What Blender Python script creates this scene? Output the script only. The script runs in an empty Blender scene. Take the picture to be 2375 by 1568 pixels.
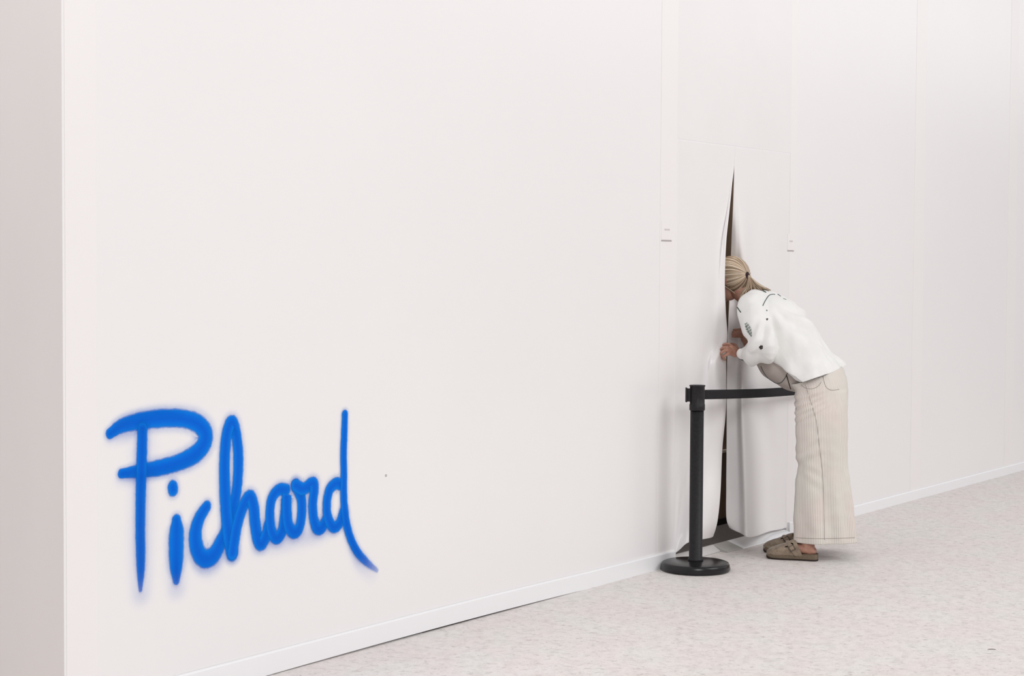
import bpy, bmesh, math, random
from mathutils import Vector, Matrix, noise
random.seed(7)
scene = bpy.context.scene
COL = scene.collection
# ------------------------------------------------------------------ camera
IW, IH, F = 2375.0, 1568.0, 4026.0
CAMH = 1.55
PITCH = math.atan((784 - 622) / F)
ROLL = math.radians(0.35)
cd = bpy.data.cameras.new('camera'); cam = bpy.data.objects.new('camera', cd); COL.objects.link(cam)
cd.sensor_fit = 'HORIZONTAL'; cd.sensor_width = 36.0; cd.lens = 36.0 * F / IW
cd.clip_start = 0.05; cd.clip_end = 300
R = Matrix.Rotation(math.pi / 2 - PITCH, 4, 'X') @ Matrix.Rotation(ROLL, 4, 'Z')
cam.matrix_world = Matrix.Translation((0, 0, CAMH)) @ R
scene.camera = cam
# ------------------------------------------------------------------ world, lights, exposure
scene.view_settings.view_transform = 'Standard'
scene.view_settings.look = 'None'
scene.view_settings.gamma = 1.0
scene.view_settings.use_curve_mapping = False
scene.view_settings.exposure = 0.18
scene.cycles.transparent_max_bounces = 40
w = bpy.data.worlds.new('hall_light'); scene.world = w; w.use_nodes = True
bg = w.node_tree.nodes['Background']
bg.inputs[0].default_value = (1.0, 0.985, 0.985, 1); bg.inputs[1].default_value = 0.45
def area(name, loc, target, sx, sy, power, color=(1, 1, 1)):
    l = bpy.data.lights.new(name, 'AREA'); l.shape = 'RECTANGLE'; l.size = sx; l.size_y = sy
    l.energy = power; l.color = color
    o = bpy.data.objects.new(name, l); COL.objects.link(o)
    o.location = loc
    o.rotation_euler = (Vector(target) - Vector(loc)).to_track_quat('-Z', 'Y').to_euler()
    return o
area('hall_lamp_right', (10.5, 5.0, 8.5), (2.0, 10.0, 0.8), 7, 7, 520, (1, .985, .975))
area('hall_lamp_near', (2.0, -3.5, 7.5), (-0.5, 7.0, 1.0), 4, 4, 400, (1, .985, .98))
area('hall_lamp_left', (-3.2, 4.2, 6.0), (1.8, 9.3, 0.0), .9, .9, 70, (1, .98, .96))
# ------------------------------------------------------------------ pixel <-> place helpers
MC = cam.matrix_world.to_3x3()
ORG = Vector((0, 0, CAMH))
def ray(px, py):
    return (MC @ Vector(((px - IW / 2) / F, -(py - IH / 2) / F, -1.0)))
def PY(px, py, Y):
    d = ray(px, py); return ORG + d * (Y / d.y)
def PZ(px, py, z=0.0):
    d = ray(px, py); return ORG + d * ((z - CAMH) / d.z)
# wall frame: S along the wall (to the right and away), N out of the wall into the hall
A0 = PZ(640, 1560); A1 = PZ(2375, 1089)
S = (A1 - A0); S.z = 0; S.normalize()
N = Vector((S.y, -S.x, 0))
W0 = Vector((A0.x, A0.y, 0))
def WP(px, py, o=0.0):                       # where the sight line meets the plane o metres out of the wall
    d = ray(px, py); t = (W0 + N * o - ORG).dot(N) / d.dot(N)
    return ORG + d * t
def SZ(px, py, o=0.0):
    p = WP(px, py, o); return (p - W0).dot(S), p.z
def W(s, o, z):
    return W0 + S * s + N * o + Vector((0, 0, z))
# ------------------------------------------------------------------ helpers
def link(name, me, mat=None, parent=None, smooth=False):
    o = bpy.data.objects.new(name, me); COL.objects.link(o)
    if mat: me.materials.append(mat)
    if parent: o.parent = parent; o.matrix_parent_inverse = parent.matrix_world.inverted() if False else Matrix.Translation(-Vector(parent.location))
    if smooth:
        me.polygons.foreach_set('use_smooth', [True] * len(me.polygons))
    return o
def from_bm(name, bm, mat=None, parent=None, smooth=False):
    me = bpy.data.meshes.new(name); bm.normal_update(); bm.to_mesh(me); bm.free()
    return link(name, me, mat, parent, smooth)
def thing(name, label, cat, loc, group=None):
    o = bpy.data.objects.new(name, None); COL.objects.link(o); o.location = loc
    o.empty_display_size = .1
    o['label'] = label; o['category'] = cat
    if group: o['group'] = group
    return o
def tag(o, label, cat, group=None):
    o['label'] = label; o['category'] = cat
    if group: o['group'] = group
    return o
def struct(o, label=None, cat=None):
    o['kind'] = 'structure'
    if label: o['label'] = label
    if cat: o['category'] = cat
    return o
def wbox(bm, s0, s1, o0, o1, z0, z1):
    vs = [bm.verts.new(W(s, o, z)) for z in (z0, z1) for (s, o) in ((s0, o0), (s1, o0), (s1, o1), (s0, o1))]
    for f in ((0, 1, 2, 3), (7, 6, 5, 4), (0, 4, 5, 1), (1, 5, 6, 2), (2, 6, 7, 3), (3, 7, 4, 0)):
        bm.faces.new([vs[i] for i in f])
def fix(bm):
    bmesh.ops.recalc_face_normals(bm, faces=bm.faces[:])
def bevel(bm, r, seg=2, ang=30):
    fix(bm)
    es = [e for e in bm.edges if len(e.link_faces) == 2 and e.calc_face_angle() > math.radians(ang)]
    bmesh.ops.bevel(bm, geom=es, offset=r, segments=seg, affect='EDGES', profile=.5)
def lathe(bm, prof, c, seg=64):
    rings = []
    for r, z in prof:
        if r < 1e-6: rings.append([bm.verts.new((c[0], c[1], c[2] + z))]); continue
        rings.append([bm.verts.new((c[0] + r * math.cos(2 * math.pi * k / seg), c[1] + r * math.sin(2 * math.pi * k / seg), c[2] + z)) for k in range(seg)])
    for a, b in zip(rings, rings[1:]):
        for k in range(seg):
            k2 = (k + 1) % seg
            if len(a) == 1 and len(b) > 1: bm.faces.new((a[0], b[k], b[k2]))
            elif len(b) == 1 and len(a) > 1: bm.faces.new((a[k], b[0], a[k2]))
            elif len(a) > 1: bm.faces.new((a[k], b[k], b[k2], a[k2]))
def cat(p0, p1, p2, p3, t):
    return .5 * ((2 * p1) + (p2 - p0) * t + (2 * p0 - 5 * p1 + 4 * p2 - p3) * t * t + (3 * p1 - p0 - 3 * p2 + p3) * t ** 3)
def spline(pts, n):
    """pts: list of tuples / Vectors of floats, n samples per span -> list of lists"""
    pts = [list(p) for p in pts]; out = []
    for i in range(len(pts) - 1):
        a = pts[max(i - 1, 0)]; b = pts[i]; c = pts[i + 1]; d = pts[min(i + 2, len(pts) - 1)]
        for k in range(n):
            t = k / n; out.append([cat(a[j], b[j], c[j], d[j], t) for j in range(len(b))])
    out.append(pts[-1]); return out
def frame(T, up):
    T = T.normalized(); u = up - T * up.dot(T)
    if u.length < 1e-4: u = Vector((1, 0, 0)) - T * T.x
    u.normalize(); return u, T.cross(u).normalized()
def tube(bm, pts, radii, seg=12, up=Vector((0, 0, 1)), n=4, ratio=1.0, round_ends=True):
    """smooth tapered tube; ratio = radius along u (up side) over radius across it"""
    P = spline([(*p, r) for p, r in zip(pts, radii)], n)
    C = [Vector(p[:3]) for p in P]; r = [max(p[3], .0004) for p in P]
    rings = []
    def ring(c, T, rr):
        u, v = frame(T, up)
        rings.append([bm.verts.new(c + u * (rr * ratio * math.cos(2 * math.pi * k / seg)) + v * (rr * math.sin(2 * math.pi * k / seg))) for k in range(seg)])
    T0 = C[1] - C[0]; T1 = C[-1] - C[-2]
    if round_ends:
        for a in (80, 55, 28):
            ring(C[0] - T0.normalized() * r[0] * math.sin(math.radians(a)), T0, r[0] * math.cos(math.radians(a)))
    for i in range(len(C)):
        T = C[min(i + 1, len(C) - 1)] - C[max(i - 1, 0)]; ring(C[i], T, r[i])
    if round_ends:
        for a in (28, 55, 80):
            ring(C[-1] + T1.normalized() * r[-1] * math.sin(math.radians(a)), T1, r[-1] * math.cos(math.radians(a)))
    for a, b in zip(rings, rings[1:]):
        for k in range(seg):
            bm.faces.new((a[k], a[(k + 1) % seg], b[(k + 1) % seg], b[k]))
    bm.faces.new(rings[0][::-1]); bm.faces.new(rings[-1])
def loft(bm, secs, seg=28, n=5, power=2.0):
    """secs: (centre, U, V, ru, rv): ellipse-like sections, spline between"""
    P = spline([(*c, *u, *v, ru, rv) for c, u, v, ru, rv in secs], n)
    rings = []
    for p in P:
        c = Vector(p[0:3]); u = Vector(p[3:6]).normalized(); v = Vector(p[6:9]).normalized(); ru, rv = p[9], p[10]
        rg = []
        for k in range(seg):
            a = 2 * math.pi * k / seg; ca, sa = math.cos(a), math.sin(a)
            e = 2 / power
            rg.append(bm.verts.new(c + u * ru * math.copysign(abs(ca) ** e, ca) + v * rv * math.copysign(abs(sa) ** e, sa)))
        rings.append(rg)
    for a, b in zip(rings, rings[1:]):
        for k in range(seg): bm.faces.new((a[k], a[(k + 1) % seg], b[(k + 1) % seg], b[k]))
    bm.faces.new(rings[0][::-1]); bm.faces.new(rings[-1])
def ellipsoid(bm, c, axes, rad, seg=24):
    ret = bmesh.ops.create_uvsphere(bm, u_segments=seg, v_segments=seg // 2, radius=1)
    a, b, d = axes
    for v in ret['verts']:
        x, y, z = v.co; v.co = Vector(c) + a * (x * rad[0]) + b * (y * rad[1]) + d * (z * rad[2])
def remesh(bm, voxel, smooth=4, fac=.5, adapt=0):
    """voxel-join overlapping closed shapes into one continuous surface; returns a bmesh"""
    fix(bm)
    me = bpy.data.meshes.new('tmp'); bm.to_mesh(me); bm.free()
    o = bpy.data.objects.new('tmp', me); COL.objects.link(o)
    m = o.modifiers.new('r', 'REMESH'); m.mode = 'VOXEL'; m.voxel_size = voxel; m.adaptivity = adapt
    s = o.modifiers.new('s', 'SMOOTH'); s.iterations = smooth; s.factor = fac
    dg = bpy.context.evaluated_depsgraph_get(); dg.update()
    ev = o.evaluated_get(dg); m2 = bpy.data.meshes.new_from_object(ev)
    b2 = bmesh.new(); b2.from_mesh(m2)
    bpy.data.objects.remove(o); bpy.data.meshes.remove(me); bpy.data.meshes.remove(m2)
    b2.normal_update(); return b2
def cut(bm, co, no):                          # remove what lies on the side no points to
    bmesh.ops.bisect_plane(bm, geom=bm.verts[:] + bm.edges[:] + bm.faces[:], plane_co=co, plane_no=no, clear_outer=True)
def displace(bm, fn):
    bm.normal_update()
    mv = [(v, v.normal * fn(v.co)) for v in bm.verts]
    for v, d in mv: v.co += d
    bm.normal_update()
def solid(o, t, off=0):
    m = o.modifiers.new('thickness', 'SOLIDIFY'); m.thickness = t; m.offset = off; return o
def grid_surface(name, ctrl, nu, nv, mat, parent=None, fn=None, t=.002, close=None):
    """ctrl[row][col] = Vector; spline both ways"""
    rows = [spline([tuple(p) for p in r], nu) for r in ctrl]
    cols = [spline([rows[i][j] for i in range(len(rows))], nv) for j in range(len(rows[0]))]
    nr, nc = len(cols[0]), len(cols)
    bm = bmesh.new()
    V = [[None] * nc for _ in range(nr)]
    for i in range(nr):
        for j in range(nc):
            p = Vector(cols[j][i])
            if fn: p = fn(p, i / (nr - 1), j / (nc - 1))
            V[i][j] = bm.verts.new(p)
    for i in range(nr - 1):
        for j in range(nc - 1):
            bm.faces.new((V[i][j], V[i + 1][j], V[i + 1][j + 1], V[i][j + 1]))
    bm.normal_update()
    o = from_bm(name, bm, mat, parent, True)
    if t: solid(o, t, 0)
    return o
# ------------------------------------------------------------------ materials
def mat(name, col, rough=.6, spec=.5, sheen=0, metal=0):
    m = bpy.data.materials.new(name); m.use_nodes = True
    b = m.node_tree.nodes['Principled BSDF']
    b.inputs['Base Color'].default_value = (*col, 1); b.inputs['Roughness'].default_value = rough
    b.inputs['Specular IOR Level'].default_value = spec; b.inputs['Metallic'].default_value = metal
    if sheen: b.inputs['Sheen Weight'].default_value = sheen
    return m
def srgb(r, g, b):
    f = lambda c: (c / 255 / 12.92) if c / 255 <= .04045 else ((c / 255 + .055) / 1.055) ** 2.4
    return (f(r), f(g), f(b))
def N_(m, t, **kw):
    n = m.node_tree.nodes.new(t)
    for k, v in kw.items():
        if k in n.inputs.keys(): n.inputs[k].default_value = v
        else: setattr(n, k, v)
    return n
def L_(m, a, b): m.node_tree.links.new(a, b)
def vary(m, c0, c1, scale=(1, 1, 1), nscale=5, detail=6, bump=0, bscale=None, bdist=.002, lo=.35, hi=.65):
    """two-tone colour noise + fine relief, in object coordinates"""
    bs = m.node_tree.nodes['Principled BSDF']
    tc = N_(m, 'ShaderNodeTexCoord'); mp = N_(m, 'ShaderNodeMapping'); mp.inputs['Scale'].default_value = scale
    L_(m, tc.outputs['Object'], mp.inputs['Vector'])
    nz = N_(m, 'ShaderNodeTexNoise'); nz.inputs['Scale'].default_value = nscale; nz.inputs['Detail'].default_value = detail
    L_(m, mp.outputs[0], nz.inputs['Vector'])
    cr = N_(m, 'ShaderNodeValToRGB'); cr.color_ramp.elements[0].position = lo; cr.color_ramp.elements[1].position = hi
    cr.color_ramp.elements[0].color = (*c0, 1); cr.color_ramp.elements[1].color = (*c1, 1)
    L_(m, nz.outputs['Fac'], cr.inputs[0]); L_(m, cr.outputs[0], bs.inputs['Base Color'])
    if bump:
        n2 = N_(m, 'ShaderNodeTexNoise'); n2.inputs['Scale'].default_value = bscale or nscale * 8; n2.inputs['Detail'].default_value = 4
        L_(m, mp.outputs[0], n2.inputs['Vector'])
        bp = N_(m, 'ShaderNodeBump'); bp.inputs['Strength'].default_value = bump; bp.inputs['Distance'].default_value = bdist
        L_(m, n2.outputs['Fac'], bp.inputs['Height']); L_(m, bp.outputs[0], bs.inputs['Normal'])
    return m
M_wall = vary(mat('white_wall_panel', (.83, .8, .8), .28, .5), (.85, .835, .838), (.865, .85, .853), (1, 1, 1), .7, 3, .05, 60, .001)
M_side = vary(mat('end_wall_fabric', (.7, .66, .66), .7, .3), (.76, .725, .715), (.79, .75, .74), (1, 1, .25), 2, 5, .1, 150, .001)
M_strip = mat('white_post_cover', (.865, .842, .838), .3, .5)
M_base = mat('white_skirting', (.87, .872, .89), .35, .5)
M_cloth = vary(mat('white_curtain_cloth', (.8, .77, .76), .28, .5), (.838, .819, .821), (.852, .834, .836), (1, 1, 1), 3, 5, .12, 300, .001)
M_black = vary(mat('black_powder_coat', (.02, .02, .022), .5, .3), (.010, .0095, .011), (.016, .015, .017), (1, 1, 1), 90, 3, .15, 400, .0006)
M_blackgloss = mat('black_base_cover', (.012, .0115, .0125), .25, .35)
M_belt = vary(mat('black_webbing', (.02, .02, .024), .8, .3), (.006, .006, .008), (.016, .015, .018), (1, 1, 6), 120, 2, .3, 500, .0008)
M_carpet_dark = vary(mat('dark_grey_carpet', (.08, .075, .075), .95, .1), (.12, .108, .108), (.20, .185, .185), (1, 1, 1), 160, 4, .5, 400, .002)
M_brown = vary(mat('brown_board', (.12, .08, .05), .7, .3), (.24, .165, .11), (.29, .215, .16), (1, 1, .15), 14, 5, .1, 120, .001)
M_thresh = mat('white_threshold_plastic', (.88, .89, .92), .3, .5)
M_patch = mat('mid_grey', (.47, .46, .44), .45, .4)
M_mark = mat('grey_print', (.45, .42, .42), .7, .2)

def floor_mat():
    m = mat('pale_floor_covering', (.7, .66, .64), .55, .35); bs = m.node_tree.nodes['Principled BSDF']
    tc = N_(m, 'ShaderNodeTexCoord')
    def noi(sc, s, d, rough=.5):
        mp = N_(m, 'ShaderNodeMapping'); mp.inputs['Scale'].default_value = sc; mp.inputs['Rotation'].default_value = (0, 0, math.radians(8))
        L_(m, tc.outputs['Object'], mp.inputs['Vector'])
        n = N_(m, 'ShaderNodeTexNoise'); n.inputs['Scale'].default_value = s; n.inputs['Detail'].default_value = d; n.inputs['Roughness'].default_value = rough
        n.inputs['Distortion'].default_value = .4
        L_(m, mp.outputs[0], n.inputs['Vector']); return n
    big = noi((1, .55, 1), 4.5, 3); mid = noi((2.2, 1.6, 1), 9, 6, .65); streak = noi((6, 7, 1), 5, 5, .7); fine = noi((9, 16, 1), 13, 3, .7)
    c1 = N_(m, 'ShaderNodeValToRGB'); c1.color_ramp.elements[0].position = .42; c1.color_ramp.elements[1].position = .60
    c1.color_ramp.elements[0].color = (.79, .735, .72, 1); c1.color_ramp.elements[1].color = (.785, .758, .735, 1)
    L_(m, big.outputs['Fac'], c1.inputs[0])
    def dark(prev, n, lo, hi, col, fac):
        r = N_(m, 'ShaderNodeMapRange'); r.inputs['From Min'].default_value = lo; r.inputs['From Max'].default_value = hi
        r.inputs['To Min'].default_value = 0; r.inputs['To Max'].default_value = fac
        L_(m, n.outputs['Fac'], r.inputs['Value'])
        mx = N_(m, 'ShaderNodeMix', data_type='RGBA'); L_(m, r.outputs[0], mx.inputs[0])
        L_(m, prev, mx.inputs[6]); mx.inputs[7].default_value = (*col, 1); return mx.outputs[2]
    o = dark(c1.outputs[0], mid, .45, .8, (.45, .41, .39), .45)
    o = dark(o, streak, .54, .74, (.33, .29, .275), .75)
    o = dark(o, fine, .5, .8, (.35, .32, .31), .55)
    L_(m, o, bs.inputs['Base Color'])
    bp = N_(m, 'ShaderNodeBump'); bp.inputs['Strength'].default_value = .25; bp.inputs['Distance'].default_value = .0012
    L_(m, fine.outputs['Fac'], bp.inputs['Height']); L_(m, bp.outputs[0], bs.inputs['Normal'])
    return m
M_floor = floor_mat()
# ------------------------------------------------------------------ floor
S_END = 24.0
bm = bmesh.new()
s_c = SZ(146, 800)[0]                       # the outer corner on the left
for q in ([W(s_c - 9, 0, 0), W(s_c - 9, 16, 0), W(S_END, 16, 0), W(S_END, 0, 0)],): bm.faces.new([bm.verts.new(p) for p in q])
q = [W(s_c - 9, 0, 0), W(s_c, 0, 0), W(s_c, -9, 0), W(s_c - 9, -9, 0)]; bm.faces.new([bm.verts.new(p) for p in q])
bmesh.ops.recalc_face_normals(bm, faces=bm.faces[:])
for f in bm.faces:
    if f.normal.z < 0: f.normal_flip()
struct(from_bm('floor', bm, M_floor), 'pale grey beige streaked floor of the hall')
# ------------------------------------------------------------------ fabric panelled wall with its end face
WH = 4.6
doorL, doorR = SZ(1560, 1100)[0], SZ(1826, 1100)[0]
post_px = [(1531, 1559), (1824, 1846), (2120, 2143), (2338, 2357)]
posts = [(SZ(a, 500)[0], SZ(b, 500)[0]) for a, b in post_px]
posts[0] = (posts[0][0], doorL + .012); posts[1] = (doorR - .012, posts[1][1])
root = thing('wall_front', 'long white satin wall panels beside the slit curtain', 'wall', W(s_c, 0, 0)); root['kind'] = 'structure'
edges = [(s_c + .0405, doorL - .002), (doorR + .002, posts[2][0] + .04), (posts[2][0] + .042, posts[3][0] + .04), (posts[3][0] + .042, S_END)]
for a, b in edges:
    bm = bmesh.new(); wbox(bm, a, b, -.04, 0, .014, WH); bevel(bm, .0015, 1)
    from_bm('panel', bm, M_wall, root)
bm = bmesh.new(); wbox(bm, s_c, s_c + .040, -.0014, 0, .014, WH); fix(bm); from_bm('corner_edge', bm, M_wall, root)
# end face, turned away to the left
bm = bmesh.new()
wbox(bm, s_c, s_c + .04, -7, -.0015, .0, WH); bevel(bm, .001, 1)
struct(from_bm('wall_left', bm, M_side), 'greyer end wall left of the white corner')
# post covers (thin strips over the posts)
for i, (a, b) in enumerate(posts):
    bm = bmesh.new(); wbox(bm, a, b, .0, .0014, .064, WH); bevel(bm, .0012, 1)
    o = from_bm('trim_%d' % (i + 1), bm, M_strip); struct(o, ['vertical strip left of the slit curtain', 'vertical strip right of the slit curtain', 'vertical strip second from the right edge', 'vertical strip at the right edge'][i])
a, b = SZ(150, 500)[0], SZ(224, 500)[0]
bm = bmesh.new(); wbox(bm, a, b, .0, .0012, .064, WH); bevel(bm, .001, 1)
struct(from_bm('trim_5', bm, M_strip), 'vertical strip along the left corner')
# skirting boards, the left one lifting off the floor between its ends
def skirting(name, s0, s1, lift, label):
    bm = bmesh.new(); n = 60; sa_, sb_ = SZ(1100, 1400)[0], SZ(1900, 1200)[0]
    rings = []
    for i in range(n + 1):
        s = s0 + (s1 - s0) * i / n; dz = lift(s)
        H = .088 - .023 * max(0, min(1, (s - sa_) / (sb_ - sa_)))
        prof = [(.001, 0), (.014, 0), (.014, H - .006), (.011, H), (.001, H)]
        rings.append([bm.verts.new(W(s, o, z + (dz if z < .01 else dz * .3))) for o, z in prof])
    for a, b in zip(rings, rings[1:]):
        for k in range(5): bm.faces.new((a[k], a[(k + 1) % 5], b[(k + 1) % 5], b[k]))
    bm.faces.new(rings[0]); bm.faces.new(rings[-1][::-1]); fix(bm)
    struct(from_bm(name, bm, M_base), label)
ga, gb = SZ(560, 1400)[0], SZ(1340, 1300)[0]
def lift(s):
    t = (s - ga) / (gb - ga)
    return .0085 * math.sin(math.pi * t) ** .7 if 0 < t < 1 else 0.0
skirting('baseboard_left', s_c, SZ(1562, 1280)[0], lift, 'white skirting board left of the curtain')
skirting('baseboard_right', SZ(1827, 1220)[0], S_END, lambda s: 0.0, 'white skirting board right of the curtain')
# dark strip behind the skirting foot, gap shade put into its colour
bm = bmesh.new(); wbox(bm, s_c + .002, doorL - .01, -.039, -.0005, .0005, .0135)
struct(from_bm('trim_6', bm, mat('gap_shade', (.05, .045, .042), .9, .1)), 'dark strip coloured as the shade under the left skirting board')
# ------------------------------------------------------------------ what lies behind the slit
def bx(name, a, m, label, st=True, parent=None, r=0):
    bm = bmesh.new(); wbox(bm, *a)
    if r: bevel(bm, r, 2)
    else: fix(bm)
    o = from_bm(name, bm, m, parent)
    if st: struct(o, label)
    return o
bx('floor_back', (doorL - 2.0, doorR + 3.5, -3.5, -.02, -.03, -.002), M_carpet_dark, 'dark grey carpet behind the curtain')
bx('wall_back', (doorL - 2.0, doorR + 3.5, -.56, -.50, .0, 3.0), M_brown, 'brown board wall seen through the slit')
bx('baseboard_back', (doorL - 2.0, doorR + 3.5, -.499, -.485, .0, .035), mat('dark_back_skirting', (.02, .017, .015), .7, .3), 'dark strip at the foot of the brown wall')
area('interior_fill', W(3.75, -.27, 3.7), W(3.6, -.3, 0), .3, .3, 22, (1, .93, .87))  # added fill light without a fixture, brightens the space behind the slit
z_r = (SZ(1677, 1047, -.49)[1])
bx('trim_7', (doorL - 2.0, doorR + 3.5, -.499, -.485, z_r - .008, z_r + .008), mat('pale_rail', (.8, .74, .66), .5, .4), 'thin pale rail across the brown wall')
# ------------------------------------------------------------------ the slit curtain
cur = thing('slit_curtain', 'white cloth curtain slit open down its middle in the wall', 'curtain', W((doorL + doorR) / 2, 0, 0))
apex = WP(1703, 338)
bm = bmesh.new(); 
vs = [bm.verts.new(p) for p in (W(doorL, 0, apex.z), W((apex - W0).dot(S), 0, apex.z), W(doorR, 0, apex.z), W(doorR, 0, WH), W(doorL, 0, WH))]
bm.faces.new(vs[::-1]); bm.normal_update()
if sum(f.normal.dot(N) for f in bm.faces) < 0: bmesh.ops.reverse_faces(bm, faces=bm.faces[:])
hp = from_bm('header_panel', bm, M_cloth, cur); solid(hp, .0025, 0)
sa = (apex - W0).dot(S)
def G(rows):
    out = []
    for r in rows:
        out.append([WP(px, py, o) if px is not None else o for px, py, o in r])
    return out
zL = lambda s, py, px: W(s, 0, SZ(px, py)[1])
# left flap: attached side | fold line | middle | leading edge | turned-back hem
def rowL(F, M, E, H):
    """each (px, py, o); first vertex stays on the left post"""
    z = SZ(*F)[1] if len(F) == 3 else 0
    return [W(doorL, 0, z), W(doorL, 0, z) * .5 + WP(*F) * .5, WP(*F), WP(*M), WP(*E), WP(*H)]
Ltab = [
 ((1701.0, 338, 0), (1702, 338, 0), (1703, 338, 0), (1703.2, 338, 0)),
 ((1696, 400, 0), (1698, 400, .001), (1699.5, 400, .003), (1699.8, 400, -.002)),
 ((1684, 480, 0), (1688, 480, .004), (1692, 480, .012), (1692, 480, .004)),
 ((1668, 560, 0), (1676, 560, .012), (1683.5, 560, .028), (1683.5, 560, .018)),
 ((1657, 650, 0), (1669, 650, 0.0120), (1680, 650, 0.0275), (1680, 650, 0.0215)),
 ((1650, 720, 0), (1667, 720, 0.0150), (1682, 720, 0.0310), (1682, 720, 0.0250)),
 ((1641, 790, 0), (1664, 790, 0.0170), (1685, 790, 0.0360), (1686, 790, 0.0275)),
 ((1637, 835, 0), (1650, 835, 0.0240), (1665, 835, 0.0425), (1684, 835, 0.0025)),
 ((1630, 880, 0), (1648, 880, 0.0240), (1668, 880, 0.0400), (1684, 880, -0.0050)),
 ((1618, 950, 0), (1650, 950, 0.0280), (1680, 950, 0.0420), (1683, 950, 0.0000)),
 ((1605, 1040, 0), (1640, 1040, 0.0238), (1673, 1040, 0.0350), (1674, 1040, 0.0245)),
 ((1588, 1140, 0.0000), (1628, 1140, 0.0480), (1668, 1140, 0.0790), (1668, 1140, 0.0640)),
 ((1576, 1225, 0.0000), (1612, 1222, 0.0540), (1660, 1210, 0.0740), (1660, 1210, 0.0590)),
 ((1567, 1283, .004), (1600, 1258, .055), (1650, 1246, .03), (1651, 1243, .015)),
]
Lc = [rowL(*r) for r in Ltab]
for v_ in Lc[0]: v_.z = apex.z
def wrinkL(p, v, u):
    k = max(0, v - .25) * 1.3
    a = math.sin(u * 26 + v * 2 + 3 * noise.noise(p * 2)) * .0035 * k * (1 - abs(2 * u - 1) ** 6)
    a += noise.noise(Vector((u * 5, v * 4, 1.3))) * .010 * k * min(1, 4 * u) * min(1, 5 * (1 - u))
    return p + N * a
grid_surface('left_flap', Lc, 8, 10, M_cloth, cur, wrinkL, .0025)['label'] = 'left half of the curtain, pulled outward'
def rowR(E, A, B, C, D):
    z = SZ(*D)[1]
    dR = W(doorR, 0, z)
    return [WP(*E), WP(*A), WP(*B), WP(*C), WP(*D), dR]
Rtab = [
 ((1703, 338, 0), (1707, 338, 0), (1712, 338, 0), (1740, 338, 0), (1780, 338, 0)),
 ((1702.5, 400, -.006), (1707, 400, -.001), (1714, 400, 0), (1742, 400, 0), (1780, 400, 0)),
 ((1700, 480, -.018), (1708, 480, -.006), (1719, 480, .004), (1744, 480, .0), (1782, 480, 0)),
 ((1696.5, 560, -.045), (1709, 560, -.012), (1724, 560, .010), (1747, 560, -.002), (1785, 560, 0)),
 ((1693, 650, -.08), (1711, 650, -.045), (1730, 650, .0), (1752, 650, -.004), (1788, 650, 0)),
 ((1690, 730, -.06), (1711, 730, -.03), (1730, 730, .016), (1756, 730, -.004), (1790, 730, 0)),
 ((1688, 800, -.04), (1711, 800, -.014), (1730, 800, .02), (1760, 800, -.008), (1795, 800, 0)),
 ((1686, 870, -0.0580), (1710, 870, -0.0130), (1728, 870, 0.0360), (1763, 870, -0.0120), (1797, 870, 0.0040)),
 ((1685.5, 950, -0.0530), (1709, 950, -0.0050), (1727, 950, 0.0460), (1766, 950, -0.0120), (1800, 950, 0.0060)),
 ((1685, 1040, -0.0430), (1709, 1040, 0.0100), (1731, 1040, 0.0650), (1770, 1040, 0.0000), (1803, 1040, 0.0060)),
 ((1684, 1130, -0.0330), (1710, 1130, 0.0230), (1734, 1130, 0.0800), (1772, 1125, 0.0080), (1805, 1120, 0.0040)),
 ((1684, 1200, -0.0230), (1711, 1205, 0.0300), (1736, 1205, 0.0900), (1774, 1190, 0.0120), (1806, 1185, 0.0030)),
 ((1691, 1224, -0.0190), (1714, 1235, 0.0400), (1739, 1247, 0.1000), (1778, 1235, 0.0160), (1808, 1229, 0.0030)),
]
Rc = [rowR(*r) for r in Rtab]
for v_ in Rc[0]: v_.z = apex.z
def wrinkR(p, v, u):
    k = max(0, v - .3) * 1.3
    a = noise.noise(Vector((u * 4, v * 3, 7.3))) * .016 * k * min(1, 5 * (1 - u)) * min(1, 5 * u)
    a += math.sin(u * 21 - v * 4) * .003 * k * min(1, 4 * (1 - u))
    return p + N * a
grid_surface('right_flap', Rc, 9, 10, M_cloth, cur, wrinkR, .0025)['label'] = 'right half of the curtain, hanging in soft folds'
# ------------------------------------------------------------------ threshold strip on the floor in the opening
th = thing('threshold_strip', 'flat white strip lying on the floor under the curtain', 'threshold', W(doorL, .05, 0))
def floor_s_o(px, py):
    p = PZ(px, py); return (p - W0).dot(S), (p - W0).dot(N)
f0 = floor_s_o(1712, 1279); b0 = floor_s_o(1720, 1243)
o_out, o_in = f0[1], b0[1]
print('threshold offsets', o_out, o_in, 'door', doorL, doorR, 'corner', s_c)
s_w = (floor_s_o(1682, 1261)[0] + floor_s_o(1712, 1279)[0]) / 2
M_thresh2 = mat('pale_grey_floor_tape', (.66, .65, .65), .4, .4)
def plank(name, s0, s1, of, m, label=None, up=0):
    bm = bmesh.new(); prof = [(of, .0005 + up), (of, .006 + up), (-.046, .035 + up), (-.056, .035 + up), (-.062, .0005)]
    A = [bm.verts.new(W(s0, o, z)) for o, z in prof]; B = [bm.verts.new(W(s1, o, z)) for o, z in prof]
    for k in range(5): bm.faces.new((A[k], A[(k + 1) % 5], B[(k + 1) % 5], B[k]))
    bm.faces.new(A); bm.faces.new(B[::-1]); bevel(bm, .0012, 1, 20)
    o = from_bm(name, bm, m, th)
    if label: o['label'] = label
plank('plate', s_w, doorR - .004, .055, M_thresh, 'bright white sloping plate')
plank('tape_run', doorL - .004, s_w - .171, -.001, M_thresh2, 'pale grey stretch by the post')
plank('grey_patch', s_w - .17, s_w - .001, .045, M_patch, 'darker grey patch across the strip')  # darker grey stretch between the pale run and the white plate
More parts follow.
